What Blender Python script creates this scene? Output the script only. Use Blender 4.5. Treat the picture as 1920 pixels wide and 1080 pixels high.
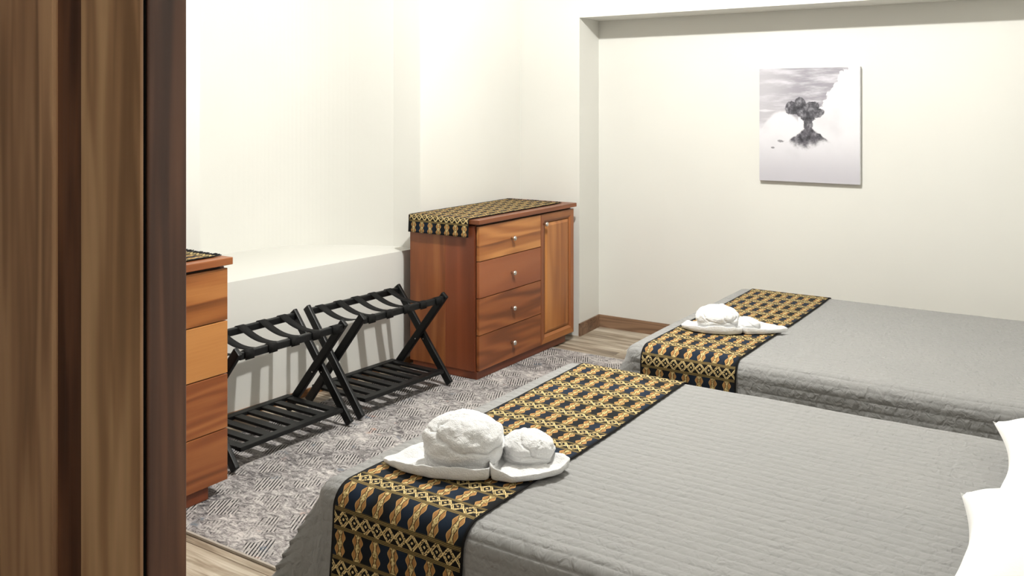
import bpy, bmesh, math, random
from mathutils import Vector, noise
random.seed(7)
for o in list(bpy.data.objects):
    bpy.data.objects.remove(o, do_unlink=True)
SC = bpy.context.scene
C = SC.collection
PI = math.pi

# ------------------------------------------------------------------ camera
cam_d = bpy.data.cameras.new('camera')
cam_d.sensor_width = 36.0
cam_d.lens = 1693.0 / 1920.0 * 36.0
cam_d.shift_y = -344.0 / 1920.0
cam_d.clip_start = 0.02
cam = bpy.data.objects.new('camera', cam_d)
C.objects.link(cam)
cam.location = (0, 0, 1.6)
YAW = math.radians(33.5)
cam.rotation_euler = (PI / 2, 0, YAW)
SC.camera = cam

# ------------------------------------------------------------------ world, lamps, exposure
W = bpy.data.worlds.new('world')
SC.world = W
W.use_nodes = True
W.node_tree.nodes['Background'].inputs[0].default_value = (1, 0.97, 0.92, 1)
W.node_tree.nodes['Background'].inputs[1].default_value = 0.05
SC.view_settings.view_transform = 'Standard'
SC.view_settings.look = 'None'
SC.view_settings.gamma = 1.0
SC.view_settings.use_curve_mapping = False
SC.view_settings.exposure = 0.0
CEIL = 3.15
LAMP_ROOM = (-1.70, 3.32, 3.06)
LAMP_HALL = (0.15, -0.75, 3.03)
P_ROOM, P_HALL = 312.0, 20.0
LAMP_COL = (1.0, 0.985, 0.945)

# ------------------------------------------------------------------ node helpers
class NT:
    def __init__(self, name):
        self.mat = bpy.data.materials.new(name)
        self.mat.use_nodes = True
        self.t = self.mat.node_tree
        self.b = self.t.nodes['Principled BSDF']
    def n(self, ty, **kw):
        nd = self.t.nodes.new(ty)
        for k, v in kw.items():
            setattr(nd, k, v)
        return nd
    def put(self, sock, v):
        if isinstance(v, bpy.types.NodeSocket):
            self.t.links.new(v, sock)
        elif v is not None:
            sock.default_value = v
    def m(self, op, a, b=None, c=None, clamp=False):
        nd = self.n('ShaderNodeMath', operation=op, use_clamp=clamp)
        for i, v in enumerate((a, b, c)):
            self.put(nd.inputs[i], v)
        return nd.outputs[0]
    def lt(self, a, b): return self.m('LESS_THAN', a, b)
    def gt(self, a, b): return self.m('GREATER_THAN', a, b)
    def band(self, x, lo, hi): return self.m('MULTIPLY', self.gt(x, lo), self.lt(x, hi))
    def smooth(self, x, lo, hi, to0=0.0, to1=1.0):
        nd = self.n('ShaderNodeMapRange', interpolation_type='SMOOTHSTEP')
        self.put(nd.inputs[0], x); self.put(nd.inputs[1], lo); self.put(nd.inputs[2], hi)
        self.put(nd.inputs[3], to0); self.put(nd.inputs[4], to1)
        return nd.outputs[0]
    def mix(self, f, a, b, mode='MIX'):
        nd = self.n('ShaderNodeMix', data_type='RGBA', blend_type=mode)
        self.put(nd.inputs[0], f)
        for i, v in ((6, a), (7, b)):
            if isinstance(v, tuple): v = (v[0], v[1], v[2], 1)
            self.put(nd.inputs[i], v)
        return nd.outputs[2]
    def ramp(self, f, stops):
        nd = self.n('ShaderNodeValToRGB')
        els = nd.color_ramp.elements
        while len(els) < len(stops): els.new(0.5)
        for e, (p, c) in zip(els, stops):
            e.position = p; e.color = (c[0], c[1], c[2], 1)
        self.put(nd.inputs[0], f)
        return nd.outputs[0]
    def noise(self, vec, scale, detail=2, rough=0.5, dist=0.0):
        nd = self.n('ShaderNodeTexNoise')
        self.put(nd.inputs['Vector'], vec)
        nd.inputs['Scale'].default_value = scale
        nd.inputs['Detail'].default_value = detail
        nd.inputs['Roughness'].default_value = rough
        nd.inputs['Distortion'].default_value = dist
        return nd.outputs[0]
    def vmap(self, vec, loc=(0, 0, 0), rot=(0, 0, 0), scale=(1, 1, 1)):
        nd = self.n('ShaderNodeMapping')
        self.put(nd.inputs[0], vec)
        nd.inputs[1].default_value = loc; nd.inputs[2].default_value = rot; nd.inputs[3].default_value = scale
        return nd.outputs[0]
    def obj(self): return self.n('ShaderNodeTexCoord').outputs['Object']
    def uv(self): return self.n('ShaderNodeTexCoord').outputs['UV']
    def xyz(self, v):
        nd = self.n('ShaderNodeSeparateXYZ'); self.put(nd.inputs[0], v)
        return nd.outputs
    def comb(self, x, y, z=0.0):
        nd = self.n('ShaderNodeCombineXYZ')
        for i, v in enumerate((x, y, z)): self.put(nd.inputs[i], v)
        return nd.outputs[0]
    def bump(self, h, dist, strength=1.0):
        nd = self.n('ShaderNodeBump')
        nd.inputs['Strength'].default_value = strength
        nd.inputs['Distance'].default_value = dist
        self.put(nd.inputs['Height'], h)
        self.t.links.new(nd.outputs[0], self.b.inputs['Normal'])
    def out(self, col, rough=0.5, spec=0.5, metal=0.0):
        if isinstance(col, tuple): col = (col[0], col[1], col[2], 1)
        self.put(self.b.inputs['Base Color'], col)
        self.put(self.b.inputs['Roughness'], rough)
        self.b.inputs['Specular IOR Level'].default_value = spec
        self.b.inputs['Metallic'].default_value = metal
        return self.mat

def s2l(r, g, b):
    f = lambda c: (c / 255 / 12.92) if c / 255 <= 0.04045 else ((c / 255 + 0.055) / 1.055) ** 2.4
    return (f(r), f(g), f(b))

# ------------------------------------------------------------------ materials
def mat_paint(name, col, bump=0.0015):
    n = NT(name)
    o = n.obj()
    a = n.noise(o, 1.3, 3)
    c = n.mix(n.smooth(a, 0.3, 0.7), col, tuple(x * 0.965 for x in col))
    h = n.m('ADD', n.noise(o, 7, 4), n.m('MULTIPLY', n.noise(o, 120, 2), 0.08))
    n.bump(h, bump * 2, 0.5)
    return n.out(c, 0.62, 0.3)

def mat_wood(name, dark, mid, light, axis=2, seed=0.0, scale=5.0, rings=9.0, rough=0.38, stretch=0.10, contrast=1.0, heart=None):
    n = NT(name)
    sc = [1.0, 1.0, 1.0]; sc[axis] = stretch
    o = n.vmap(n.obj(), loc=(seed * 3.1, seed * 1.7, seed * 2.3), scale=tuple(sc))
    base = n.noise(o, scale, 2, 0.45, 0.35)
    ring = n.m('ADD', n.m('MULTIPLY', n.m('SINE', n.m('MULTIPLY', base, rings * 2 * PI)), 0.5), 0.5)
    sf = [1.0, 1.0, 1.0]; sf[axis] = 0.03
    of = n.vmap(n.obj(), loc=(seed, seed, seed), scale=tuple(sf))
    fib = n.noise(of, 130, 3, 0.6)
    blot = n.noise(o, scale * 0.55, 2, 0.5)
    f = n.m('ADD', n.m('MULTIPLY', ring, 0.34 * contrast), n.m('MULTIPLY', fib, 0.30))
    f = n.m('ADD', f, n.m('MULTIPLY', n.smooth(blot, 0.3, 0.72), 0.50))
    if heart:                       # darker heartwood streak in one board: (z0, z1, slope)
        ox, oy, oz = n.xyz(n.obj())
        zz = n.m('ADD', n.m('SUBTRACT', oz, n.m('MULTIPLY', oy, heart[2])), n.m('MULTIPLY', n.m('SUBTRACT', blot, 0.5), 0.05))
        hb = n.m('MULTIPLY', n.smooth(zz, heart[0], heart[0] + 0.02), n.smooth(zz, heart[1], heart[1] - 0.008))
        f = n.m('SUBTRACT', f, n.m('MULTIPLY', hb, 0.50))
    f = n.m('SUBTRACT', f, 0.08, clamp=True)
    c = n.ramp(f, [(0.0, dark), (0.45, mid), (1.0, light)])
    n.bump(fib, 0.0006, 0.35)
    return n.out(c, n.smooth(fib, 0.2, 0.8, rough - 0.05, rough + 0.08), 0.45)

def mat_plain(name, col, rough=0.5, spec=0.5, metal=0.0, nscale=30, namp=0.12, bump=0.0):
    n = NT(name)
    a = n.noise(n.obj(), nscale, 3)
    c = n.mix(a, tuple(x * (1 - namp) for x in col), tuple(min(1, x * (1 + namp)) for x in col))
    if bump: n.bump(n.noise(n.obj(), nscale * 6, 2), bump, 0.5)
    return n.out(c, rough, spec, metal)

def mat_textile():
    """woven cloth: rows of vase-shaped figures between bands of crosses; UV in metres"""
    n = NT('woven_textile')
    u, v, _ = n.xyz(n.uv())
    P = 0.130
    wob = n.m('MULTIPLY', n.m('SUBTRACT', n.noise(n.uv(), 14, 2), 0.5), 0.006)
    v2 = n.m('ADD', v, wob)
    w = n.m('FRACT', n.m('DIVIDE', v2, P))
    # figures
    mot = n.lt(w, 0.53)
    cv = n.m('DIVIDE', w, 0.53)
    us = n.m('ADD', u, n.m('MULTIPLY', wob, 0.8))
    cu = n.m('ABSOLUTE', n.m('SUBTRACT', n.m('FRACT', n.m('DIVIDE', us, 0.0617)), 0.5))
    B = n.m('SUBTRACT', 0.5, n.m('MULTIPLY', n.m('COSINE', n.m('MULTIPLY', cv, 4 * PI)), 0.5))
    hw = n.m('ADD', 0.175, n.m('MULTIPLY', B, 0.125))
    gw = n.m('SUBTRACT', 0.125, n.m('MULTIPLY', B, 0.085))
    hwi = n.m('SUBTRACT', hw, 0.035)
    inside = n.lt(cu, hw)
    rim = n.m('MULTIPLY', n.gt(cu, hwi), inside)
    diam = n.m('MULTIPLY', n.gt(cu, n.m('ADD', gw, 0.035)), n.lt(cu, hwi))
    core = n.lt(cu, gw)
    navy = n.mix(n.smooth(n.noise(n.uv(), 5, 2), 0.4, 0.6), s2l(20, 22, 24), s2l(24, 36, 52))
    pale = n.mix(n.smooth(n.noise(n.uv(), 160, 2), 0.35, 0.65), s2l(134, 112, 66), s2l(230, 208, 148))
    tan = n.mix(n.noise(n.uv(), 90, 2), s2l(176, 130, 72), s2l(222, 180, 112))
    rust = n.mix(n.noise(n.uv(), 90, 2), s2l(134, 90, 50), s2l(196, 150, 94))
    black = s2l(18, 16, 15)
    fig = n.mix(inside, navy, black)
    fig = n.mix(rim, fig, tan)
    fig = n.mix(diam, fig, rust)
    fig = n.mix(core, fig, pale)
    # crosses
    cx = n.m('ABSOLUTE', n.m('SUBTRACT', n.m('FRACT', n.m('DIVIDE', us, 0.0400)), 0.5))
    cy = n.m('ABSOLUTE', n.m('SUBTRACT', n.m('DIVIDE', n.m('SUBTRACT', w, 0.615), 0.305), 0.5))
    X = n.lt(n.m('ABSOLUTE', n.m('SUBTRACT', cx, n.m('MULTIPLY', cy, 0.85))), 0.068)
    hx = n.m('SUBTRACT', 0.5, cx)
    V = n.lt(n.m('ABSOLUTE', n.m('SUBTRACT', n.m('ADD', hx, n.m('MULTIPLY', cy, 0.8)), 0.34)), 0.042)
    dot = n.lt(n.m('ADD', n.m('MULTIPLY', n.m('POWER', hx, 2.0), 1.0), n.m('POWER', cy, 2.0)), 0.009)
    gap = n.m('GREATER_THAN', n.noise(n.uv(), 210, 1), 0.40)
    crossm = n.m('MULTIPLY', n.m('MAXIMUM', n.m('MAXIMUM', X, V), dot), gap)
    xb = n.mix(crossm, black, n.mix(n.noise(n.uv(), 60, 1), s2l(196, 164, 100), s2l(246, 226, 170)))
    # stripes
    st = n.gt(n.m('SINE', n.m('MULTIPLY', w, 2 * PI / 0.0285)), -0.25)
    line = n.mix(st, s2l(34, 30, 22), s2l(140, 120, 74))
    isline = n.m('MAXIMUM', n.band(w, 0.53, 0.615), n.gt(w, 0.92))
    col = n.mix(mot, xb, fig)
    col = n.mix(isline, col, line)
    edge = n.m('MAXIMUM', n.lt(u, 0.007), n.gt(u, 0.4345))
    col = n.mix(edge, col, s2l(22, 20, 20))
    col = n.mix(1.0, col, (0.80, 0.80, 0.80), 'MULTIPLY')
    wv = n.m('MULTIPLY', n.m('SINE', n.m('MULTIPLY', u, 2 * PI / 0.0022)), n.m('SINE', n.m('MULTIPLY', v, 2 * PI / 0.0022)))
    n.bump(n.m('ADD', n.m('MULTIPLY', wv, 0.3), n.m('MULTIPLY', inside, 0.6)), 0.0008, 0.5)
    return n.out(col, 0.85, 0.15)

def mat_quilt():
    n = NT('quilted_cotton')
    uv = n.uv()
    u, v, _ = n.xyz(uv)
    puck = n.noise(n.vmap(uv, scale=(1.0, 0.75, 1)), 46, 2, 0.5, 0.6)
    big = n.noise(uv, 9, 2)
    h = n.m('MULTIPLY', puck, n.m('ADD', 0.30, n.m('MULTIPLY', big, 1.1)))
    n.bump(h, 0.0105, 0.8)
    base = n.mix(n.noise(uv, 3, 3), s2l(131, 131, 130), s2l(139, 138, 136))
    fine = n.noise(uv, 700, 1)
    c = n.mix(n.m('MULTIPLY', fine, 0.10), base, s2l(120, 119, 116))
    n.b.inputs['Sheen Weight'].default_value = 0.08
    return n.out(c, 0.8, 0.2)

def mat_rug():
    n = NT('rug_pile')
    o = n.obj()
    x, y, _ = n.xyz(o)
    wob = n.m('MULTIPLY', n.m('SUBTRACT', n.noise(o, 11, 4, 0.7), 0.5), 0.11)
    # woven streaks run along one slanting direction
    q = n.vmap(o, rot=(0, 0, math.radians(-28)))
    qx, qy, _ = n.xyz(q)
    st = n.m('SINE', n.m('MULTIPLY', n.m('ADD', qx, n.m('MULTIPLY', wob, 0.03)), 2 * PI / 0.0135))
    brk = n.noise(n.vmap(q, scale=(75, 22, 1)), 1.0, 2)
    # lozenge lattice
    a = n.m('FRACT', n.m('DIVIDE', n.m('ADD', n.m('ADD', x, y), wob), 0.23))
    b = n.m('FRACT', n.m('DIVIDE', n.m('ADD', n.m('SUBTRACT', x, y), wob), 0.27))
    da = n.m('ABSOLUTE', n.m('SUBTRACT', a, 0.5)); db = n.m('ABSOLUTE', n.m('SUBTRACT', b, 0.5))
    loz = n.m('MULTIPLY', n.smooth(da, 0.38, 0.30), n.smooth(db, 0.38, 0.30))
    patch = n.m('MULTIPLY', loz, n.smooth(n.noise(o, 4.5, 4, 0.65), 0.38, 0.54))
    mott = n.noise(n.vmap(o, rot=(0, 0, 0.5), scale=(1, 1.8, 1)), 30, 5, 0.78, 0.9)
    bigm = n.noise(o, 3.5, 4, 0.6)
    f = n.m('ADD', n.m('MULTIPLY', mott, 0.90), n.m('ADD', -0.08, n.m('MULTIPLY', bigm, 0.46)))
    col = n.ramp(f, [(0.41, s2l(46, 45, 48)), (0.52, s2l(112, 108, 108)), (0.60, s2l(156, 151, 149)), (0.74, s2l(214, 208, 204))])
    dk = n.m('MULTIPLY', n.lt(st, -0.25), n.gt(brk, 0.40))
    hat = n.mix(dk, n.mix(brk, s2l(138, 132, 130), s2l(226, 220, 215)), s2l(30, 29, 32))
    col = n.mix(n.m('MULTIPLY', patch, 0.92), col, hat)
    spots = n.noise(o, 5.2, 3, 0.6)
    blue = n.m('MULTIPLY', n.smooth(spots, 0.61, 0.67), n.smooth(mott, 0.46, 0.56))
    col = n.mix(n.m('MULTIPLY', blue, 0.75), col, s2l(62, 84, 104))
    spots2 = n.noise(n.vmap(o, loc=(7, 3, 0)), 4.4, 3, 0.6)
    rust = n.m('MULTIPLY', n.smooth(spots2, 0.63, 0.69), n.smooth(mott, 0.46, 0.56))
    col = n.mix(n.m('MULTIPLY', rust, 0.55), col, s2l(188, 128, 98))
    col = n.mix(1.0, col, (0.86, 0.865, 0.87), 'MULTIPLY')
    n.bump(n.m('ADD', n.noise(o, 260, 2), n.m('MULTIPLY', mott, 1.2)), 0.003, 0.6)
    return n.out(col, 0.95, 0.05)

def mat_plank():
    n = NT('floor_plank_vinyl')
    rnd = n.n('ShaderNodeObjectInfo').outputs['Random']
    g = n.n('ShaderNodeNewGeometry').outputs['Position']
    off = n.comb(n.m('MULTIPLY', rnd, 13.0), n.m('MULTIPLY', rnd, 7.0), 0.0)
    va = n.n('ShaderNodeVectorMath', operation='ADD')
    n.put(va.inputs[0], g); n.put(va.inputs[1], off)
    p = n.vmap(va.outputs[0], scale=(0.10, 1, 1))
    s1 = n.noise(p, 16, 4, 0.6, 0.4)
    s2 = n.noise(n.vmap(va.outputs[0], scale=(0.04, 1, 1)), 90, 3, 0.6)
    f = n.m('ADD', n.m('MULTIPLY', s1, 0.75), n.m('MULTIPLY', s2, 0.30))
    f = n.m('ADD', f, n.m('MULTIPLY', n.m('SUBTRACT', rnd, 0.5), 0.16))
    c = n.ramp(f, [(0.36, s2l(88, 75, 62)), (0.48, s2l(136, 122, 105)), (0.57, s2l(172, 160, 142)), (0.70, s2l(204, 196, 182))])
    n.bump(s2, 0.0006, 0.4)
    return n.out(c, 0.42, 0.4)

def mat_terry():
    n = NT('terry_cotton')
    o = n.obj()
    h = n.m('ADD', n.noise(o, 300, 3, 0.75), n.m('MULTIPLY', n.noise(o, 55, 3), 1.1))
    n.bump(h, 0.0065, 0.8)
    c = n.mix(n.noise(o, 40, 2), (0.85, 0.85, 0.845), (0.90, 0.90, 0.895))
    n.b.inputs['Sheen Weight'].default_value = 0.2
    return n.out(c, 0.95, 0.1)

def mat_pillow():
    n = NT('white_cotton_percale')
    o = n.obj()
    n.bump(n.m('ADD', n.noise(n.vmap(o, scale=(1, 1, 0.5)), 9, 3), n.m('MULTIPLY', n.noise(o, 400, 1), 0.05)), 0.012, 0.5)
    c = n.mix(n.noise(o, 6, 2), (0.80, 0.795, 0.775), (0.84, 0.835, 0.815))
    return n.out(c, 0.8, 0.2)

def mat_print():
    """black-and-white photograph of an erupting cone among clouds; UV 0..1"""
    n = NT('canvas_print')
    uv = n.uv()
    u, v, _ = n.xyz(uv)
    nz = n.m('SUBTRACT', n.noise(uv, 7, 5, 0.6), 0.5)
    nz2 = n.m('SUBTRACT', n.noise(n.vmap(uv, loc=(3, 5, 0)), 22, 4, 0.6), 0.5)
    streak = n.noise(n.vmap(uv, rot=(0, 0, -0.35), scale=(1.2, 7, 1)), 2.2, 4, 0.6)
    sky = n.mix(n.smooth(streak, 0.42, 0.72), s2l(166, 163, 170), s2l(226, 224, 230))
    sky = n.mix(n.smooth(u, 0.5, 0.0, 0.0, 0.55), sky, s2l(226, 224, 228))
    # cloud bank: rises to the right; a second heap on the left
    edge = n.m('ADD', n.m('ADD', n.smooth(u, 0.50, 1.08, 0.62, 1.16), n.m('MULTIPLY', nz, 0.26)), n.m('MULTIPLY', nz2, 0.12))
    r1 = n.smooth(n.m('SUBTRACT', edge, v), -0.006, 0.012)
    left = n.m('ADD', n.m('SUBTRACT', 0.63, n.m('MULTIPLY', n.m('POWER', n.m('SUBTRACT', u, 0.24), 2.0), 3.2)), n.m('MULTIPLY', nz, 0.06))
    r2 = n.smooth(n.m('SUBTRACT', left, v), -0.01, 0.03)
    r2 = n.m('MAXIMUM', r2, n.smooth(v, 0.52, 0.44))
    cl = n.m('MAXIMUM', n.m('MULTIPLY', r1, n.gt(u, 0.40)), r2)
    cloud = n.mix(n.smooth(v, 0.45, 0.0), s2l(244, 243, 246), s2l(208, 206, 212))
    cloud = n.mix(n.m('MULTIPLY', n.smooth(n.noise(uv, 3, 4), 0.45, 0.75), 0.35), cloud, s2l(205, 204, 208))
    col = n.mix(cl, sky, cloud)
    # small wisps in the grey sky
    wl = n.m('MULTIPLY', n.smooth(n.m('ADD', n.m('MULTIPLY', n.m('ABSOLUTE', n.m('SUBTRACT', v, 0.625)), 9.0), n.m('ABSOLUTE', n.m('SUBTRACT', u, 0.06))), 0.16, 0.05), 0.8)
    col = n.mix(wl, col, s2l(240, 239, 242))
    # plume
    def blob(cx, cy, rx, ry):
        dx = n.m('DIVIDE', n.m('SUBTRACT', u, cx), rx); dy = n.m('DIVIDE', n.m('SUBTRACT', v, cy), ry)
        return n.m('SUBTRACT', 1.0, n.m('SQRT', n.m('ADD', n.m('POWER', dx, 2.0), n.m('POWER', dy, 2.0))))
    nz3 = n.m('SUBTRACT', n.noise(n.vmap(uv, loc=(1, 8, 0)), 15, 6, 0.62), 0.5)
    d = blob(0.345, 0.650, 0.085, 0.062)
    for a in ((0.415, 0.690, 0.060, 0.060), (0.45, 0.63, 0.11, 0.065), (0.545, 0.660, 0.075, 0.050), (0.575, 0.610, 0.085, 0.048), (0.50, 0.580, 0.075, 0.065), (0.500, 0.520, 0.050, 0.080)):
        d = n.m('MAXIMUM', d, blob(*a))
    d = n.m('ADD', d, n.m('ADD', n.m('MULTIPLY', nz2, 0.9), n.m('MULTIPLY', nz3, 0.5)))
    plume = n.smooth(d, 0.0, 0.14)
    lum = n.m('ADD', n.m('ADD', 0.47, n.m('MULTIPLY', nz3, 1.5)), n.m('MULTIPLY', nz2, 0.55))
    pc = n.ramp(lum, [(0.18, s2l(38, 38, 42)), (0.48, s2l(92, 91, 96)), (0.78, s2l(168, 167, 172))])
    col = n.mix(plume, col, pc)
    # cone, its foot lost in cloud
    hgt = n.m('SUBTRACT', 0.505, n.m('MULTIPLY', n.m('ABSOLUTE', n.m('SUBTRACT', u, 0.505)), 0.68))
    c1 = n.smooth(n.m('SUBTRACT', hgt, n.m('ADD', v, n.m('MULTIPLY', nz2, 0.04))), 0.0, 0.018)
    c2 = n.smooth(n.m('ADD', v, n.m('ADD', n.m('MULTIPLY', nz3, 0.14), n.m('MULTIPLY', n.m('ABSOLUTE', n.m('SUBTRACT', u, 0.46)), -0.30))), 0.272, 0.345)
    cc = n.ramp(n.m('ADD', n.m('ADD', 0.45, n.m('MULTIPLY', nz2, 1.2)), n.m('MULTIPLY', nz3, 0.8)), [(0.20, s2l(50, 49, 54)), (0.48, s2l(98, 96, 102)), (0.80, s2l(160, 158, 164))])
    col = n.mix(n.m('MULTIPLY', c1, c2), col, cc)
    for a in ((0.225, 0.355, 0.05, 0.014), (0.14, 0.295, 0.025, 0.012)):
        s = n.smooth(n.m('ADD', blob(*a), n.m('MULTIPLY', nz2, 1.6)), 0.1, 0.5)
        col = n.mix(n.m('MULTIPLY', s, 0.8), col, s2l(120, 118, 122))
    col = n.mix(1.0, col, (0.76, 0.757, 0.775), 'MULTIPLY')
    n.bump(n.noise(uv, 320, 1), 0.0003, 0.4)
    return n.out(col, 0.6, 0.25)

M = {}
M['wall'] = mat_paint('cream_wall_paint', (0.70, 0.695, 0.655))
M['ceiling'] = mat_paint('ceiling_paint', (0.62, 0.615, 0.59))
M['textile'] = mat_textile()
M['quilt'] = mat_quilt()
M['rug'] = mat_rug()
M['plank'] = mat_plank()
M['terry'] = mat_terry()
M['pillow'] = mat_pillow()
M['print'] = mat_print()
M['canvas'] = mat_plain('canvas_edge', (0.66, 0.66, 0.67), 0.7, 0.2)
M['black'] = mat_plain('black_lacquered_wood', (0.0042, 0.0046, 0.005), 0.45, 0.28, namp=0.3, bump=0.0004)
M['strap'] = mat_plain('black_webbing', (0.0065, 0.0065, 0.0065), 0.75, 0.15, nscale=150, namp=0.3, bump=0.0008)
M['steel'] = mat_plain('brushed_steel', (0.72, 0.70, 0.66), 0.22, 0.5, 1.0, namp=0.05)
M['basewood'] = mat_wood('baseboard_wood', s2l(74, 52, 38), s2l(112, 86, 66), s2l(150, 120, 96), axis=0, seed=3, scale=12, stretch=0.08)
M['skirtwood'] = mat_wood('skirting_wood', s2l(92, 60, 34), s2l(136, 94, 58), s2l(168, 124, 82), axis=1, seed=5, scale=12, stretch=0.08)
M['mattress'] = mat_plain('mattress_ticking', (0.62, 0.61, 0.58), 0.85, 0.2)
M['base'] = mat_plain('bed_base_fabric', (0.06, 0.055, 0.05), 0.85, 0.2)
M['trim'] = mat_plain('white_enamel', (0.8, 0.8, 0.78), 0.4, 0.4)
M['subfloor'] = mat_plain('subfloor', (0.10, 0.09, 0.08), 0.9, 0.1)

# ------------------------------------------------------------------ object helpers
def new_obj(name, me, mat, parent=None, smooth=False):
    me.materials.append(mat) if not me.materials else None
    o = bpy.data.objects.new(name, me)
    C.objects.link(o)
    if parent: o.parent = parent
    if smooth:
        for p in me.polygons: p.use_smooth = True
    return o

def from_py(name, vs, fs, mat, parent=None, smooth=False, uvs=None):
    me = bpy.data.meshes.new(name)
    me.from_pydata([tuple(v) for v in vs], [], fs)
    if uvs:
        ul = me.uv_layers.new(name='UVMap')
        for l in me.loops:
            ul.data[l.index].uv = uvs[l.vertex_index]
    me.update()
    return new_obj(name, me, mat, parent, smooth)

def bm_obj(name, bm, mat, parent=None, smooth=False):
    bmesh.ops.recalc_face_normals(bm, faces=bm.faces)
    me = bpy.data.meshes.new(name)
    bm.to_mesh(me); bm.free()
    return new_obj(name, me, mat, parent, smooth)

def bm_box(bm, lo, hi, bevel=0.0, seg=2):
    vs = [bm.verts.new((x, y, z)) for z in (lo[2], hi[2]) for y in (lo[1], hi[1]) for x in (lo[0], hi[0])]
    fs = [bm.faces.new([vs[i] for i in f]) for f in ((0, 2, 3, 1), (4, 5, 7, 6), (0, 1, 5, 4), (2, 6, 7, 3), (0, 4, 6, 2), (1, 3, 7, 5))]
    if bevel:
        es = {e for f in fs for e in f.edges}
        bmesh.ops.bevel(bm, geom=list(es), offset=bevel, segments=seg, profile=0.6, affect='EDGES')

def box(name, lo, hi, mat, parent=None, bevel=0.0, seg=2):
    bm = bmesh.new(); bm_box(bm, lo, hi, bevel, seg)
    return bm_obj(name, bm, mat, parent)

def prism(name, poly, z0, z1, mat, parent=None):
    bm = bmesh.new()
    lo = [bm.verts.new((x, y, z0)) for x, y in poly]
    hi = [bm.verts.new((x, y, z1)) for x, y in poly]
    k = len(poly)
    bm.faces.new(lo[::-1]); bm.faces.new(hi)
    for i in range(k):
        bm.faces.new((lo[i], lo[(i + 1) % k], hi[(i + 1) % k], hi[i]))
    return bm_obj(name, bm, mat, parent)

def bm_bar(bm, p0, p1, w, t, side, bevel=0.0, seg=2):
    """rectangular bar from p0 to p1; w across `side`, t the other way"""
    p0, p1 = Vector(p0), Vector(p1)
    d = (p1 - p0).normalized(); s = Vector(side); s = (s - d * s.dot(d)).normalized(); q = d.cross(s)
    ring = lambda p: [bm.verts.new(p + s * a * w / 2 + q * b * t / 2) for a, b in ((-1, -1), (1, -1), (1, 1), (-1, 1))]
    A, B = ring(p0), ring(p1)
    fs = [bm.faces.new(A[::-1]), bm.faces.new(B)]
    for i in range(4): fs.append(bm.faces.new((A[i], A[(i + 1) % 4], B[(i + 1) % 4], B[i])))
    if bevel:
        bmesh.ops.bevel(bm, geom=list({e for f in fs for e in f.edges}), offset=bevel, segments=seg, profile=0.6, affect='EDGES')

def bm_lathe(bm, prof, org, axis='z', seg=16):
    rows = []
    for r, h in prof:
        row = []
        for k in range(seg):
            a = 2 * PI * k / seg; c, s = r * math.cos(a), r * math.sin(a)
            v = {'z': (c, s, h), 'x': (h, c, s), 'y': (s, h, c)}[axis]
            row.append(bm.verts.new(Vector(org) + Vector(v)))
        rows.append(row)
    for a, b in zip(rows, rows[1:]):
        for k in range(seg): bm.faces.new((a[k], a[(k + 1) % seg], b[(k + 1) % seg], b[k]))
    bm.faces.new(rows[0][::-1]); bm.faces.new(rows[-1])

def lathe(name, prof, org, mat, parent=None, axis='z', seg=16):
    bm = bmesh.new(); bm_lathe(bm, prof, org, axis, seg)
    return bm_obj(name, bm, mat, parent, True)

def thing(name, label, cat, loc=(0, 0, 0), rz=0.0, group=None):
    o = bpy.data.objects.new(name, None)
    o.empty_display_size = 0.1
    C.objects.link(o); o.location = loc; o.rotation_euler = (0, 0, rz)
    return tag(o, label, cat, group)

def tag(o, label, cat, group=None):
    o['label'] = label; o['category'] = cat
    if group: o['group'] = group
    return o

def struct(o, label=None):
    o['kind'] = 'structure'
    if label: o['label'] = label
    return o

# ------------------------------------------------------------------ the room
RX = 0.62                      # right-hand wall
YB = -1.6                      # wall behind the camera
wl = lambda y: -3.73 + (y - 2.856) * 0.0715      # face of the slightly skewed left-hand wall
floor = struct(box('floor', (-4.7, YB, -0.06), (RX + 0.15, 5.95, -0.013), M['subfloor']), 'greige wood-look plank floor')
random.seed(11)
y = YB; row = 0
while y < 5.80:
    y1 = min(y + 0.185, 5.80)
    x = -3.95 - random.random() * 1.25
    while x < RX:
        a, b = max(x, -3.95), min(x + 1.28, RX)
        if b - a > 0.03:
            box('plank', (a + 0.0008, y + 0.0008, -0.012), (b - 0.0008, y1 - 0.0008, 0.0), M['plank'], floor, 0.0012, 1)
        x += 1.28
    y = y1 if y1 < 5.80 else 9
struct(box('ceiling', (-4.8, YB - 0.1, CEIL), (RX + 0.15, 5.95, CEIL + 0.1), M['ceiling']), 'plain white ceiling above the frame')
YJ0, YJ1 = 2.856, 4.42
niche = [(wl(YJ1), YJ1), (-3.80, 4.375), (-3.95, 4.315), (-4.10, 4.245), (-4.23, 4.155), (-4.33, 4.04), (-4.395, 3.90), (-4.43, 3.74), (-4.45, 3.5), (-4.46, 3.2), (-4.46, YJ0)]
def smooth_path(pts, k=6):
    out = []
    for a in range(len(pts) - 1):
        p = [pts[max(0, a - 1)], pts[a], pts[a + 1], pts[min(len(pts) - 1, a + 2)]]
        for i in range(k):
            f = i / k
            out.append(tuple(0.5 * (2 * p[1][c] + (p[2][c] - p[0][c]) * f + (2 * p[0][c] - 5 * p[1][c] + 4 * p[2][c] - p[3][c]) * f * f + (3 * p[1][c] - p[0][c] - 3 * p[2][c] + p[3][c]) * f ** 3) for c in (0, 1)))
    return out + [pts[-1]]
niche = niche[:1] + smooth_path(niche[1:-1]) + niche[-1:]
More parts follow.
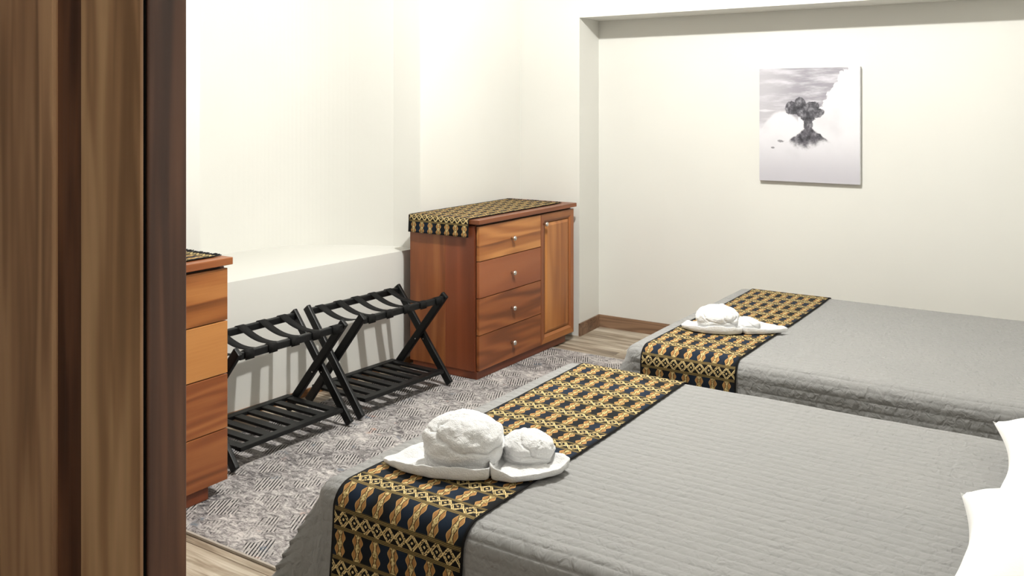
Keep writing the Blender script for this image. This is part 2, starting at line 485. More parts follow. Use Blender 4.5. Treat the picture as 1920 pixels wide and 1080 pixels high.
struct(prism('wall_left', [(wl(YB), YB), (wl(YJ0), YJ0)] + niche[::-1] + [(wl(5.46), 5.46), (wl(5.46), 5.95), (-4.8, 5.95), (-4.8, YB)], 0.0, CEIL, M['wall']), 'cream painted side wall with a deep rounded niche')
struct(prism('wall_ledge', [(wl(YJ0), YJ0)] + [(wl(YJ1), YJ1)] + niche[1:], 0.0, 0.699, M['wall']), 'low white ledge filling the bottom of the niche')
struct(box('wall_back', (-3.075, 5.78, 0.0), (RX, 5.95, 2.2), M['wall']), 'cream alcove wall behind the beds, with the picture')
struct(prism('wall_back_pier', [(wl(5.46), 5.46), (-3.055, 5.46), (-3.075, 5.78), (-3.075, 5.95), (wl(5.46), 5.95)], 0.0, 2.2, M['wall']), 'narrow wall pier between the tall chest and the alcove')
struct(box('ceiling_soffit', (wl(5.46), 5.46, 2.2), (RX, 5.95, CEIL), M['wall']), 'dropped soffit over the alcove')
struct(box('wall_right', (RX, YB, 0.0), (RX + 0.15, 5.95, CEIL), M['wall']), 'wall at the heads of the beds')
struct(box('wall_front', (-4.8, YB - 0.12, 0.0), (RX + 0.15, YB, CEIL), M['wall']), 'wall behind the camera')
struct(box('wall_entry', (-4.2, 0.50, 0.0), (-1.72, 0.64, CEIL), M['wall']), 'wall beside the doorway')
struct(box('wall_entry_light_block', (-1.72, 0.50, 2.11), (RX, 0.64, CEIL), M['wall']), 'unseen wall added over the doorway to block the entrance lamp')  # unseen lintel, added to keep entrance lamp light off the farther bed
# skirtings
sk = 0.012
struct(prism('baseboard_left', [(wl(2.5), 2.5), (wl(2.5) + sk, 2.5), (wl(5.2) + sk, 5.2), (wl(5.2), 5.2)], 0.0, 0.038, M['skirtwood']), 'thin brown wooden skirting under the ledge')
struct(box('baseboard_back', (-3.063, 5.768, 0.0), (RX, 5.78, 0.088), M['basewood']), 'brown wooden skirting along the alcove wall')
struct(prism('baseboard_pier', [(-3.055, 5.448), (-3.043, 5.448), (-3.063, 5.78), (-3.075, 5.78)], 0.0, 0.088, M['basewood']), 'brown wooden skirting on the alcove cheek')
# the wooden door leaf close to the camera
dw = lambda nm, k, seed: mat_wood(nm, *k, axis=2, seed=seed, scale=24, rings=3, stretch=0.075, rough=0.42, contrast=1.6)
KD = (s2l(112, 80, 58), s2l(164, 122, 90), s2l(204, 160, 120))
KS = (s2l(132, 96, 68), s2l(180, 138, 100), s2l(216, 174, 130))
KE_SHADED = (s2l(40, 24, 18), s2l(80, 52, 40), s2l(122, 84, 62))  # edge facing away from the light: its shade is put into the colour
KD_RECESS_SHADE = (s2l(44, 24, 16), s2l(84, 50, 34), s2l(128, 84, 58))  # walnut darkened to paint in the shade of the moulding recess
door = bpy.data.objects.new('door_1', None); C.objects.link(door); door.location = (-0.797, 0.54, 0.004)
struct(door, 'tall dark walnut panelled door leaf close to the camera at the left edge')
DH = 2.09
box('stile', (-0.103, 0.0, 0.0), (0.0, 0.004, DH), dw('walnut_stile', KS, 1.3), door, 0.0015)
box('stile', (-0.92, 0.0, 0.0), (-0.82, 0.004, DH), dw('walnut_stile_b', KD, 2.9), door, 0.0015)
box('rail', (-0.819, 0.0, 0.0), (-0.104, 0.004, 0.18), dw('walnut_rail', KD, 4.1), door, 0.0015)
box('rail', (-0.819, 0.0, DH - 0.14), (-0.104, 0.004, DH), dw('walnut_rail_b', KD, 4.7), door, 0.0015)
box('core', (-0.905, 0.0092, 0.0), (-0.020, 0.0108, DH), M['base'], door)
box('groove_shade_strip', (-0.099, 0.0043, 0.0), (-0.004, 0.0090, DH), mat_plain('groove_shade_black', (0.003, 0.003, 0.003), 0.9, 0.05), door)  # black strip painting the shade inside the gap beside the stile
# recessed moulding strip and the raised panel
box('moulding', (-0.156, 0.0055, 0.18), (-0.1035, 0.009, DH - 0.14), dw('walnut_moulding_shaded', KD_RECESS_SHADE, 6.2), door, 0.001)
box('panel', (-0.80, 0.0008, 0.18), (-0.1565, 0.009, DH - 0.14), dw('walnut_panel', KD, 8.4), door, 0.003)
box('edge_board', (-0.90, 0.011, 0.0), (-0.003, 0.0565, DH), dw('walnut_edge_shaded', KE_SHADED, 9.7), door, 0.0025, 3)

# ------------------------------------------------------------------ rug
rug_z = 0.009
bm = bmesh.new(); bm_box(bm, (-3.52, 2.145, 0.0005), (-1.25, 5.075, rug_z), 0.003, 2)
rug = bm_obj('rug', bm, M['rug'])
tag(rug, 'grey and beige mottled rug with hatched lozenges under the beds and racks', 'rug')
bo = mat_plain('rug_binding', s2l(168, 160, 150), 0.9, 0.1)
box('binding', (-3.52, 2.135, 0.0005), (-1.25, 2.1455, 0.010), bo, rug, 0.002)
box('binding', (-3.52, 5.0745, 0.0005), (-1.25, 5.085, 0.010), bo, rug, 0.002)

# ------------------------------------------------------------------ chests of drawers
WK = dict(
    honey=(s2l(100, 54, 22), s2l(148, 90, 44), s2l(184, 126, 70)),
    red=(s2l(108, 55, 30), s2l(128, 70, 40), s2l(146, 86, 52)),
    mid=(s2l(90, 46, 22), s2l(130, 73, 38), s2l(164, 104, 58)),
    dark=(s2l(84, 40, 22), s2l(110, 56, 32), s2l(136, 74, 44)))
def cw(nm, k, axis, seed, **kw):
    return mat_wood('cherry_' + nm, *WK[k], axis=axis, seed=seed, **kw)

def knob(parent, x, y, z):
    return lathe('knob', [(0.008, 0.0), (0.006, 0.008), (0.007, 0.014), (0.0145, 0.019), (0.016, 0.025), (0.012, 0.031), (0.004, 0.033)], (x, y, z), M['steel'], parent, 'x')

def chest(label, loc, length, depth, zk, ztop, tct, splits, drawers_first, kick_y, seeds, woods, drawer_w, hearts={}):
    """local: x=0 at the fronts' plane (front faces +x), y from 0 (near end) to length"""
    t = thing('chest_of_drawers', label, 'chest', loc, 0, 'wooden chests of drawers')
    s = seeds
    fb = 0.020                                     # thickness of the fronts
    # side boards: two glued boards with their own grain
    half = -depth * 0.47
    for nm, y0, y1 in (('near', 0.0, 0.02), ('far', length - 0.02, length)):
        box('side_panel', (-depth, y0, zk), (half - 0.0004, y1, ztop), cw('side_pale', 'mid', 2, s + 0.3), t, 0.0008, 1)
        box('side_panel', (half + 0.0004, y0, zk), (-fb - 0.007, y1, ztop), cw('side_deep', 'dark', 2, s + 1.9, rings=3), t, 0.0008, 1)
    box('back_panel', (-depth + 0.001, 0.021, zk), (-depth + 0.012, length - 0.021, ztop), cw('back', 'dark', 2, s + 5), t)
    box('bottom_panel', (-depth + 0.013, 0.021, zk), (-fb - 0.004, length - 0.021, zk + 0.018), cw('bottom', 'dark', 1, s + 6), t)
    box('front_frame', (-fb - 0.012, 0.0215, zk + 0.019), (-fb - 0.004, length - 0.0215, ztop - 0.001), M['base'], t)
    box('plinth', (-depth + 0.02, kick_y[0], 0.0105), (-0.012, kick_y[1], zk - 0.0005), cw('plinth', 'dark', 1, s + 7, rings=2), t, 0.002)
    box('countertop', (-depth - 0.005, -0.010, ztop + 0.010), (0.014, length + 0.012, ztop + 0.010 + tct), cw('top', 'mid', 1, s + 8, rings=4), t, 0.003)
    box('top_rail', (-depth + 0.013, 0.021, ztop - 0.03), (-fb - 0.013, length - 0.021, ztop + 0.0095), cw('rail', 'dark', 1, s + 11), t)
    ya, yb = (0.012, drawer_w) if drawers_first else (length - drawer_w, length - 0.004)
    for i, (z0, z1) in enumerate(splits):
        d = box('drawer', (-fb, ya, z0 + 0.002), (0.0, yb, z1 - 0.002), cw('drawer_%d' % i, woods[i], 1, s + 13 + 2.7 * i, scale=6, rings=7 if i != 1 else 2, contrast=1.3, heart=hearts.get(i)), t, 0.0025)
        knob(d, 0.0, (ya + yb) / 2, (z0 + z1) / 2 - 0.005)
    # framed door
    da, db = (drawer_w + 0.003, length - 0.003) if drawers_first else (0.003, length - drawer_w - 0.003)
    z0, z1 = splits[-1][0] + 0.0015, splits[0][1] - 0.0015
    dm = cw('door_panel', 'honey', 2, s + 31, scale=7, rings=3)
    dr = box('door', (-fb + 0.002, da + 0.056, z0 + 0.056), (-0.010, db - 0.056, z1 - 0.056), dm, t)
    # raised field with chamfered edges
    bm = bmesh.new()
    bm_box(bm, (-0.012, da + 0.060, z0 + 0.060), (-0.001, db - 0.060, z1 - 0.060), 0)
    for v in bm.verts:
        if v.co.x > -0.005:
            cy, cz = (da + db) / 2, (z0 + z1) / 2
            v.co.y += -0.020 if v.co.y > cy else 0.020
            v.co.z += -0.020 if v.co.z > cz else 0.020
    bm_obj('raised_panel', bm, dm, dr)
    sm, rm = cw('door_stile', 'mid', 2, s + 33, rings=3), cw('door_rail', 'honey', 1, s + 35, rings=3)
    def frame(nm, q, mat):      # mitred frame member: q = outer0, outer1, inner1, inner0 in (y, z)
        bm = bmesh.new()
        (ay, az), (by, bz), (cy, cz), (ey, ez) = q
        # bevelled profile: outer edge high, inner lip low
        mid = lambda p, r, f: (p[0] + (r[0] - p[0]) * f, p[1] + (r[1] - p[1]) * f)
        o0, o1, i1, i0 = q
        rows = [[(-fb, *o0), (-fb, *o1)], [(-0.002, *o0), (-0.002, *o1)], [(0.0, *mid(o0, i0, 0.06)), (0.0, *mid(o1, i1, 0.06))],
                [(0.0, *mid(o0, i0, 0.66)), (0.0, *mid(o1, i1, 0.66))], [(-0.010, *mid(o0, i0, 0.93)), (-0.010, *mid(o1, i1, 0.93))],
                [(-0.010, *i0), (-0.010, *i1)], [(-fb, *i0), (-fb, *i1)]]
        vv = [[bm.verts.new(p) for p in r] for r in rows]
        for a, b in zip(vv, vv[1:] + vv[:1]): bm.faces.new((a[0], a[1], b[1], b[0]))
        bm.faces.new([r[0] for r in vv]); bm.faces.new([r[1] for r in vv][::-1])
        return bm_obj(nm, bm, mat, dr)
    w = 0.062
    frame('door_stile', ((da, z0), (da, z1), (da + w, z1 - w), (da + w, z0 + w)), sm)
    frame('door_stile', ((db, z0), (db, z1), (db - w, z1 - w), (db - w, z0 + w)), sm)
    frame('door_rail', ((da, z0), (db, z0), (db - w, z0 + w), (da + w, z0 + w)), rm)
    frame('door_rail', ((da, z1), (db, z1), (db - w, z1 - w), (da + w, z1 - w)), rm)
    knob(dr, 0.0, da + 0.032 if drawers_first else db - 0.032, z1 - 0.062)
    return t

A_X, A_Y, A_D = -3.033, 4.228, 0.507
chestA = chest('wooden chest with four drawers and a panelled door, silver knobs, in the far corner', (A_X, A_Y, 0), 1.118, A_D, 0.055, 0.897, 0.026,
      [(0.690, 0.896), (0.476, 0.690), (0.262, 0.476), (0.057, 0.262)], True, (0.004, 1.02), 2.0, ['honey', 'red', 'mid', 'mid'], 0.688, {0: (0.722, 0.792, 0.02)})
B_X, B_L = -3.016, 1.118
chestB = chest('wooden chest of drawers partly hidden by the dark door leaf at left', (B_X, 2.448 - B_L, 0), B_L, A_D, 0.062, 0.934, 0.030,
      [(0.717, 0.933), (0.500, 0.717), (0.276, 0.500), (0.063, 0.276)], False, (0.09, B_L - 0.09), 21.0, ['honey', 'honey', 'mid', 'mid'], 0.688, {0: (0.70, 0.80, 0.015)})

# runners on the chests
def flat_runner(label, x0, x1, y0, y1, z, drop_near, drop_far):
    ny = 90; nx = 14
    L0, L = drop_near, (y1 - y0); tot = L0 + L + drop_far
    vs, uv, fs = [], [], []
    R = 0.012
    for j in range(ny + 1):
        s = tot * j / ny
        for i in range(nx + 1):
            f = i / nx
            x = x0 + (x1 - x0) * f
            rip = 0.0025 * noise.noise((x * 6, s * 6, 3.1))
            if s < L0:
                yy, zz = y0 - 0.006 - abs(rip) - 0.006 * (L0 - s) / max(L0, 1e-6), z + 0.004 - (L0 - s)
            elif s > L0 + L:
                yy, zz = y1 + 0.008 + abs(rip), z + 0.004 - (s - L0 - L)
            else:
                yy, zz = y0 + (s - L0), z + 0.0035 + abs(rip) * 0.6
                if s - L0 < 0.01: yy -= 0.004
            vs.append((x, yy, zz)); uv.append((0.4415 * (1 - f), s + 0.005))
    for j in range(ny):
        for i in range(nx):
            a = j * (nx + 1) + i
            fs.append((a, a + 1, a + nx + 2, a + nx + 1))
    o = from_py('table_runner', vs, fs, M['textile'], None, True, uv)
    md = o.modifiers.new('thick', 'SOLIDIFY'); md.thickness = 0.0022; md.offset = 1.0
    tag(o, label, 'runner', 'woven cloth runners')
    fr = bmesh.new()                       # knotted fringe at the far end
    random.seed(5)
    for k in range(34):
        x = x0 + (x1 - x0) * (k + 0.5) / 34
        bm_bar(fr, (x, y1 - 0.006, z + 0.005), (x + random.uniform(-.004, .004), y1 + 0.026, z + 0.004 + random.uniform(0, .004)), 0.006, 0.003, (1, 0, 0))
    f = bm_obj('fringe', fr, mat_plain('black_fringe', (0.012, 0.012, 0.014), 0.9, 0.1), o)
    return o
zA = 0.897 + 0.010 + 0.026
flat_runner('black and gold woven runner on top of the far corner chest', -3.535, -3.085, A_Y - 0.010, 5.255, zA, 0.105, 0.0)
zB = 0.934 + 0.010 + 0.030
flat_runner('black and gold woven runner on top of the half-hidden chest', -3.50, -3.055, 1.40, 2.425, zB, 0.0, 0.0)

# ------------------------------------------------------------------ luggage racks
def rack(label, loc, rz=0.0):
    t = thing('luggage_rack', label, 'luggage rack', loc, rz, 'folding luggage racks under the ledge')
    L2 = 0.345; H = 0.520; fx = 0.212; tx = 0.198
    for sx, yo in ((1, L2), (-1, L2 - 0.024)):
        # frame sx: feet at +sx, top at -sx
        for sy in (-1, 1):
            bm = bmesh.new()
            bm_bar(bm, (sx * fx, sy * yo, 0.015), (-sx * tx, sy * yo, H), 0.044, 0.023, (sx, 0, 0.8), 0.006, 2)
            lg = bm_obj('leg', bm, M['black'], t)
            # pivot screw
            yy = sy * yo + (0.011 if sy * sx < 0 else -0.011) * 1.0
            ms = (sx * fx + (-sx * tx)) / 2
            lathe('screw', [(0.004, 0), (0.004, 0.0012), (0.002, 0.002)], (ms + sx * 0.012, -yo - 0.011 if sy < 0 else yo - 0.011 - 0.0015, H / 2 - 0.02), M['steel'], lg, 'y', 8)
        bm = bmesh.new()
        rt = -sx * (tx - 0.012)
        bm_bar(bm, (rt, -yo + 0.008, H - 0.026), (rt, yo - 0.008, H - 0.026), 0.036, 0.026, (0, 0, 1), 0.008, 3)
        bm_obj('top_rail', bm, M['black'], t)
    # webbing straps, slightly slack
    xa = tx - 0.012; zt = H - 0.026
    for k in range(5):
        yc = -0.262 + 0.131 * k
        n = 14; vs, fs = [], []
        pts = [(-xa - 0.0175, zt - 0.020), (-xa - 0.0175, zt + 0.013), (-xa - 0.010, zt + 0.0202)]
        for i in range(n + 1):
            f = i / n; x = -xa + 0.004 + (2 * xa - 0.008) * f
            pts.append((x, zt + 0.0202 - 0.050 * math.sin(PI * f) ** 0.9))
        pts += [(xa + 0.010, zt + 0.0202), (xa + 0.0175, zt + 0.013), (xa + 0.0175, zt - 0.020)]
        for x, z in pts: vs += [(x, yc - 0.025, z), (x, yc + 0.025, z)]
        for i in range(len(pts) - 1): fs.append((2 * i, 2 * i + 2, 2 * i + 3, 2 * i + 1))
        s = from_py('strap', vs, fs, M['strap'], t, True)
        md = s.modifiers.new('thick', 'SOLIDIFY'); md.thickness = 0.0018; md.offset = 0.0
    # slatted shelf
    zs = 0.088
    for sx in (-1, 1):
        bm = bmesh.new()
        bm_box(bm, (sx * 0.178 - 0.021, -L2 + 0.036, zs - 0.010), (sx * 0.178 + 0.021, L2 - 0.036, zs + 0.010), 0.004)
        bm_obj('shelf_rail', bm, M['black'], t)
    for k in range(8):
        yc = -L2 + 0.036 + 0.024 + (2 * L2 - 0.12) * k / 7
        box('slat', (-0.156, yc - 0.022, zs - 0.007), (0.156, yc + 0.022, zs + 0.007), M['black'], t, 0.003)
    return t
rack('black folding luggage rack beside the half-hidden chest', (-3.345, 2.935, rug_z), math.radians(-1.0))
rack('black folding luggage rack beside the far corner chest', (-3.335, 3.725, rug_z), math.radians(-2.5))

# ------------------------------------------------------------------ beds
def drape(u, v, X0, X1, Y0, Y1, z, r=0.06, off=0.0, drop=0.46):
    """cloth coordinates (u along x, v along y, in metres of cloth) -> point on the made-up bed"""
    ix0, ix1, iy0, iy1 = X0 + r, X1 - r, Y0 + r, Y1 - r
    cx = min(max(u, ix0), ix1); cy = min(max(v, iy0), iy1)
    ox, oy = u - cx, v - cy
    rho = math.hypot(ox, oy)
    sag = 0.003 * noise.noise((u * 2.2, v * 2.2, 0.5)) + 0.0014 * noise.noise((u * 9, v * 9, 4.5))
    if rho < 1e-6:
        return (u, v, z + sag + off)
    dx, dy = ox / rho, oy / rho
    arc = r * PI / 2
    if rho < arc:
        a = rho / r
        h, d = math.sin(a) * (r + off), r - math.cos(a) * (r + off)
        d = -d
        zz = z - r + math.cos(a) * (r + off)
        return (cx + dx * h, cy + dy * h, zz + sag * math.cos(a))
    dn = rho - arc
    corner = min(abs(ox), abs(oy)) / max(abs(ox), abs(oy)) if max(abs(ox), abs(oy)) > 0 else 0
    ang = math.atan2(abs(oy), abs(ox))
    wave = 0.010 * math.sin(u * 9 + v * 7 + 1.0) * min(1, dn / 0.25)
    out = 1.0 if oy < 0 else 0.25
    flare = 0.02 * dn / 0.45 + out * corner * (0.12 + 0.05 * math.cos(ang * 8)) * (dn / 0.45) ** 0.8
    if abs(ox) > abs(oy): flare += 0.06 * (dn / 0.45)
    h = r + off + flare + wave
    zz = z - r - dn * (1 - 0.03 * corner)
    return (cx + dx * h, cy + dy * h, max(zz, 0.026 + off))

def make_bed(label, X0, X1, Y0, Y1, z, drop, seed):
    t = thing('bed', label, 'bed', ((X0 + X1) / 2, (Y0 + Y1) / 2, 0), 0, 'twin grey beds')
    ox, oy = (X0 + X1) / 2, (Y0 + Y1) / 2
    box('mattress', (X0 + 0.03 - ox, Y0 + 0.03 - oy, 0.31), (X1 - 0.02 - ox, Y1 - 0.03 - oy, z - 0.014), M['mattress'], t, 0.05, 4)
    box('bed_base', (X0 + 0.06 - ox, Y0 + 0.06 - oy, 0.10), (X1 - 0.02 - ox, Y1 - 0.06 - oy, 0.308), M['base'], t, 0.02, 2)
    for sx in (X0 + 0.16, X1 - 0.12):
        for sy in (Y0 + 0.16, Y1 - 0.16):
            lathe('leg', [(0.02, 0.0105), (0.028, 0.05), (0.03, 0.0995)], (sx - ox, sy - oy, 0), M['base'], t, 'z', 12)
    nu, nv = 110, 760
    u0, u1 = X0 - drop + 0.03, X1 - 0.02
    v0, v1 = Y0 - drop + 0.03, Y1 + drop - 0.03
    vs, uv, fs = [], [], []
    for j in range(nv + 1):
        v = v0 + (v1 - v0) * j / nv
        for i in range(nu + 1):
            u = u0 + (u1 - u0) * i / nu
            vd = v + 0.007 * noise.noise((u * 3.0, v * 1.6, seed + 2))
            rib = (0.0048 if Y0 < v < Y1 else 0.0026) * (abs(math.sin(PI * vd / 0.036)) ** 0.28 - 1)
            x, yy, zz = drape(u, v, X0, X1, Y0, Y1, z, off=rib)
            vs.append((x - ox, yy - oy, zz)); uv.append((u + seed, v + seed))
    for j in range(nv):
        for i in range(nu):
            a = j * (nu + 1) + i
            fs.append((a, a + 1, a + nu + 2, a + nu + 1))
    q = from_py('quilt', vs, fs, M['quilt'], t, True, uv)
    q['label'] = 'grey ribbed quilt'
    md = q.modifiers.new('thick', 'SOLIDIFY'); md.thickness = 0.007; md.offset = -1.0
    return t

def bed_runner(label, bed, xr0, xr1, drop_near, drop_far, voff):
    X0, X1, Y0, Y1, z = bed
    nu, nv = 22, 170
    v0, v1 = Y0 - drop_near, Y1 + drop_far
    vs, uv, fs = [], [], []
    for j in range(nv + 1):
        v = v0 + (v1 - v0) * j / nv
        for i in range(nu + 1):
            f = i / nu
            u = xr0 + (xr1 - xr0) * f + 0.006 * math.sin(v * 3.1)
            x, yy, zz = drape(u, v, X0, X1, Y0, Y1, z, off=0.0045)
            vs.append((x, yy, zz)); uv.append((0.4415 * f, v - Y0 + voff))
    for j in range(nv):
        for i in range(nu):
            a = j * (nu + 1) + i
            fs.append((a, a + 1, a + nu + 2, a + nu + 1))
    o = from_py('bed_runner', vs, fs, M['textile'], None, True, uv)
    md = o.modifiers.new('thick', 'SOLIDIFY'); md.thickness = 0.002; md.offset = 1.0
    return tag(o, label, 'runner', 'woven cloth runners')

BZ = 0.55
bed1 = (-1.872, 0.30, 1.800, 3.245, BZ)
bed2 = (-1.790, 0.30, 3.575, 5.075, BZ)
make_bed('nearer bed under a grey ribbed quilt, closest to the camera', *bed1, 0.50, 0.0)
make_bed('farther bed under a grey quilt below the canvas picture', *bed2, 0.50, 0.37)
bed_runner('black and gold woven runner across the foot of the nearer bed', bed1, -1.772, -1.328, 0.40, 0.36, 0.542)
bed_runner('black and gold woven runner across the foot of the farther bed', bed2, -1.690, -1.262, 0.38, 0.36, 0.517)

# ------------------------------------------------------------------ pillows
def pillow(label, cx, cy, z, lx, ly, th, rz, tilt, seed):
    n = 40; vs, fs = [], []
    for side in (1, -1):
        for j in range(n + 1):
            for i in range(n + 1):
                a, b = 2 * i / n - 1, 2 * j / n - 1
                # concave edges, pointed corners
                px = a * (1 - 0.17 * (1 - b * b)); py = b * (1 - 0.10 * (1 - a * a))
                d = max(0.0, (1 - abs(a) ** 2.6)) * max(0.0, (1 - abs(b) ** 2.6))
                h = d ** 0.48 * th * (1 + 0.12 * noise.noise((a * 2 + seed, b * 2, side)))
                wr = 0.006 * noise.noise((a * 5 + seed, b * 5, 2.0 + side)) * d ** 0.3
                pz = side * h * (1.0 if side > 0 else 0.75) + wr
                cpt = 0.012 * (abs(a * b)) ** 6
                vs.append((px * lx / 2, py * ly / 2, pz + cpt))
    m = (n + 1) ** 2
    for s in range(2):
        for j in range(n):
            for i in range(n):
                a = s * m + j * (n + 1) + i
                q = (a, a + 1, a + n + 2, a + n + 1)
                fs.append(q if s == 0 else q[::-1])
    me = bpy.data.meshes.new('pillow'); me.from_pydata(vs, [], fs)
    bm = bmesh.new(); bm.from_mesh(me); bmesh.ops.remove_doubles(bm, verts=bm.verts, dist=0.0006)
    bmesh.ops.recalc_face_normals(bm, faces=bm.faces)
    bm.to_mesh(me); bm.free()
    o = new_obj('pillow', me, M['pillow'], None, True)
    o.location = (cx, cy, z); o.rotation_euler = (0, -tilt, rz)
    return tag(o, label, 'pillow', 'white pillows on the nearer bed')
pillow('white pillow at the right edge, further one on the nearer bed', -0.022, 2.80, 0.640, 0.50, 0.65, 0.10, math.radians(4.5), math.radians(4), 1.0)
pillow('white pillow in the lower right corner, nearest to the camera', -0.046, 2.130, 0.655, 0.50, 0.655, 0.115, math.radians(1.5), math.radians(4), 5.0)

# ------------------------------------------------------------------ towel sculptures
def spline(pts, n):
    k = len(pts); out = []
    for i in range(n):
        t = i * k / n; a = int(t); f = t - a
        p = [pts[(a + d - 1) % k] for d in range(4)]
        out.append(tuple(0.5 * (2 * p[1][c] + (p[2][c] - p[0][c]) * f + (2 * p[0][c] - 5 * p[1][c] + 4 * p[2][c] - p[3][c]) * f * f + (3 * p[1][c] - p[0][c] - 3 * p[2][c] + p[3][c]) * f ** 3) for c in range(len(p[0]))))
    return out

def dome(name, parent, c, rad, h, seed, lump=0.10, folds=()):
    """a wrapped bundle of towel: bun shape with steep flanks, creases and terry lumps"""
    bm = bmesh.new()
    bmesh.ops.create_icosphere(bm, subdivisions=6, radius=1.0)
    for v in bm.verts:
        p = v.co.copy()
        q = math.hypot(p.x, p.y)
        k = 1 + lump * noise.noise(p * 1.5 + Vector((seed, 0, 0))) + 0.05 * noise.noise(p * 3.6 + Vector((seed, 3, 0)))
        k += 0.035 * max(0.0, p.z) * abs(noise.noise(p * 6.5 + Vector((0, seed, 5))))
        k += 0.016 * noise.noise(p * 20 + Vector((seed, 7, 2))) + 0.012 * noise.noise(p * 41 + Vector((2, seed, 9)))
        for (nx, ny, nz, o, amp) in folds:       # creases where one layer laps over another
            d = p.x * nx + p.y * ny + p.z * nz - o + 0.16 * noise.noise(p * 2.2 + Vector((seed, 1, 1)))
            k -= amp * math.exp(-(d / 0.04) ** 2)
            if d > 0: k -= amp * 0.8 * math.exp(-(d / 0.30))
        if p.z < 0.25:                           # flanks drop nearly straight to the flap
            t = min(1.0, (0.25 - p.z) / 0.8)
            want = 0.968 - 0.10 * t * t
            sc = want / max(q, 0.05) if q > 0.30 else 1.0
            px, py = p.x * sc, p.y * sc
        else:
            px, py = p.x, p.y
        z = p.z * k
        zz = h * (0.40 + 0.60 * z) if z > 0 else h * 0.40 * (1 + z)
        v.co = Vector((c[0] + px * k * rad[0], c[1] + py * k * rad[1], c[2] + max(zz, 0.001)))
    return bm_obj(name, bm, M['terry'], parent, True)

def brim(name, parent, outline, center, rim, seed):
    """a thin flap of towel lying on the bed, its hem turned up; outline points are (x, y, hem height)"""
    ring = []
    k = len(outline)
    for i in range(k):
        a, b = outline[i], outline[(i + 1) % k]
        m = max(3, int(math.hypot(b[0] - a[0], b[1] - a[1]) / 0.004))
        for j in range(m):
            f = j / m
            ring.append(tuple(a[c] + (b[c] - a[c]) * f for c in range(3)))
    for _ in range(5):                            # relax the corners a little, keep the pointed tips
        n = len(ring)
        ring = [tuple(0.5 * ring[i][c] + 0.25 * (ring[i - 1][c] + ring[(i + 1) % n][c]) for c in range(3)) for i in range(n)]
    n = len(ring)
    prof = [(0.0, -1), (0.3, -1), (0.5, -1), (0.66, 0.10), (0.80, 0.34), (0.91, 0.74), (0.985, 1.0), (1.0, 0.93), (0.99, 0.45), (0.965, 0.10), (0.93, 0.0), (0.5, 0.0), (0.0, 0.0)]
    bm = bmesh.new(); rows = []
    for r, (f, zf) in enumerate(prof):
        row = []
        for x, y, e in ring:
            px = center[0] + (x - center[0]) * f; py = center[1] + (y - center[1]) * f
            top = 0.010 if zf < 0 else e * rim * zf
            w = noise.noise((px * 14 + seed, py * 14, 1.0)); w2 = noise.noise((x * 40 + seed, y * 40, f))
            if r < 8: top += 0.007 * w * min(1, f * 1.5) + 0.003 * w2
            row.append(bm.verts.new((px + 0.003 * w2, py + 0.003 * w, max(0.0, top) if r < 10 else 0.0)))
        rows.append(row)
    for a, b in zip(rows, rows[1:]):
        for i in range(n):
            bm.faces.new((a[i], a[(i + 1) % n], b[(i + 1) % n], b[i]))
    bmesh.ops.remove_doubles(bm, verts=bm.verts, dist=0.0003)
    return bm_obj(name, bm, M['terry'], parent, True)

t1 = thing('folded_towel', 'white towel folded into a large domed shape with flaps on the nearer bed', 'towel', (-1.521, 2.11, BZ + 0.0115), YAW, 'white towels folded into shapes on the beds')
dome('towel_dome', t1, (-0.038, 0.006, 0.004), (0.124, 0.108), 0.150, 1.0, 0.07, ((0.35, -0.45, 0.80, 0.52, 0.05), (-0.6, 0.2, 0.8, 0.85, 0.03)))
dome('towel_small_dome', t1, (0.150, 0.035, 0.003), (0.082, 0.072), 0.086, 6.0, 0.12, ((0.8, -0.2, 0.5, 0.35, 0.055), (-0.5, -0.6, 0.6, 0.55, 0.035)))
brim('towel_flap', t1, [(-0.272, 0.014, 0.35), (-0.215, -0.050, 0.75), (-0.13, -0.096, 1.0), (-0.03, -0.116, 1.0), (0.040, -0.112, 0.9), (0.058, -0.05, 0.6), (0.03, 0.09, 0.4), (-0.06, 0.145, 0.4), (-0.155, 0.130, 0.7), (-0.215, 0.070, 0.6)], (-0.06, 0.01), 0.036, 2.0)
brim('towel_flap', t1, [(0.272, -0.018, 0.75), (0.240, -0.070, 0.55), (0.18, -0.108, 0.35), (0.10, -0.128, 0.6), (0.042, -0.108, 1.1), (0.040, -0.03, 0.8), (0.07, 0.05, 0.5), (0.13, 0.10, 0.4), (0.20, 0.065, 0.5), (0.245, 0.025, 0.7)], (0.13, -0.01), 0.038, 4.0)

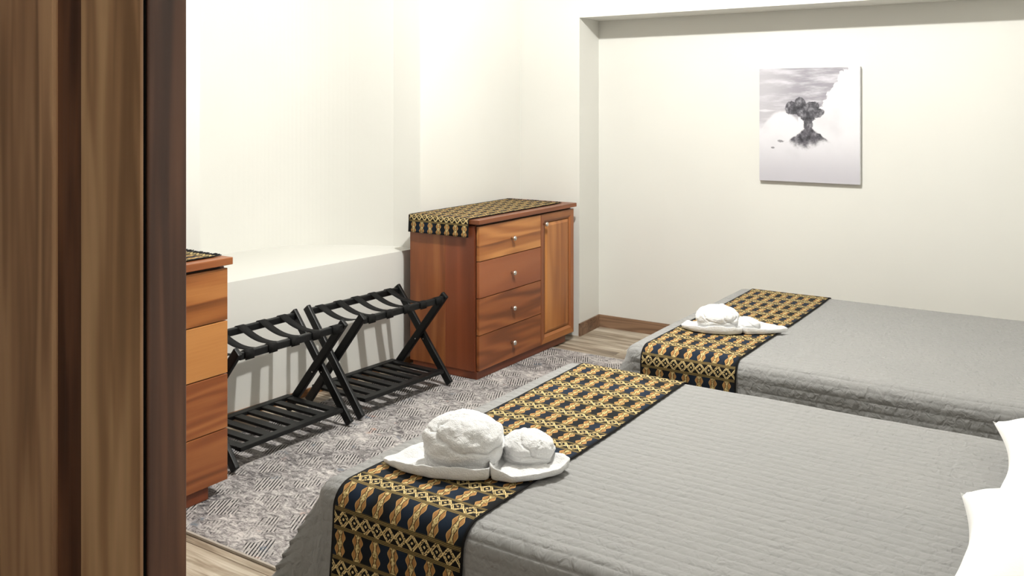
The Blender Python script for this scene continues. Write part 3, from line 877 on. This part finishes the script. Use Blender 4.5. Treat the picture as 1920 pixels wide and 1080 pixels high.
t2 = thing('folded_towel', 'white towel folded into a dome with a narrow tail on the farther bed', 'towel', (-1.50, 4.00, BZ + 0.0115), YAW, 'white towels folded into shapes on the beds')
dome('towel_dome', t2, (-0.008, 0.010, 0.004), (0.102, 0.094), 0.112, 11.0, 0.08, ((0.7, -0.3, 0.5, 0.50, 0.045), (0.0, -0.6, 0.75, 0.55, 0.035)))
dome('towel_neck', t2, (0.112, -0.006, 0.003), (0.070, 0.050), 0.058, 15.0, 0.15, ((0.7, 0.0, 0.6, 0.4, 0.08),))
brim('towel_flap', t2, [(-0.172, 0.035, 0.5), (-0.130, -0.035, 0.8), (-0.06, -0.080, 1.0), (0.02, -0.098, 1.0), (0.088, -0.080, 0.8), (0.08, 0.0, 0.4), (0.03, 0.09, 0.4), (-0.06, 0.10, 0.5), (-0.135, 0.088, 0.7)], (-0.02, 0.0), 0.034, 7.0)
brim('towel_tail', t2, [(0.308, -0.042, 0.6), (0.25, -0.064, 0.5), (0.18, -0.080, 0.6), (0.10, -0.088, 0.8), (0.075, -0.03, 1.0), (0.10, 0.028, 1.1), (0.17, 0.006, 1.0), (0.25, -0.022, 0.8)], (0.16, -0.025), 0.036, 9.0)

# ------------------------------------------------------------------ canvas print
pic = thing('canvas_picture', 'black-and-white canvas print of an erupting volcano in clouds on the alcove wall', 'picture', (-1.577, 5.78, 1.11))
pw, ph, pt = 0.312, 0.722, 0.032
box('stretcher', (-pw, -pt, 0.0), (pw, -0.001, ph), M['canvas'], pic, 0.003)
from_py('print', [(-pw + .002, -pt - 0.0006, 0.002), (pw - .002, -pt - 0.0006, 0.002), (pw - .002, -pt - 0.0006, ph - .002), (-pw + .002, -pt - 0.0006, ph - .002)], [(0, 1, 2, 3)], M['print'], pic, False, [(0, 0), (1, 0), (1, 1), (0, 1)])

# ------------------------------------------------------------------ ceiling lamps (above the frame)
def lamp(label, loc, power):
    t = thing('ceiling_lamp', label, 'lamp', (loc[0], loc[1], CEIL), 0, 'ceiling lamps')
    dz = loc[2] - CEIL
    lathe('rose', [(0.055, 0.0), (0.055, -0.012), (0.03, -0.02), (0.022, dz + 0.062)][::-1], (0, 0, 0), M['trim'], t, 'z', 24)
    ld = bpy.data.lights.new('bulb', 'POINT')
    ld.energy = power; ld.color = LAMP_COL; ld.shadow_soft_size = 0.04
    l = bpy.data.objects.new('bulb', ld); C.objects.link(l); l.parent = t; l.location = (0, 0, dz)
lamp('white ceiling lamp over the middle of the room', LAMP_ROOM, P_ROOM)
lamp('white ceiling lamp in the entrance behind the camera', LAMP_HALL, P_HALL)
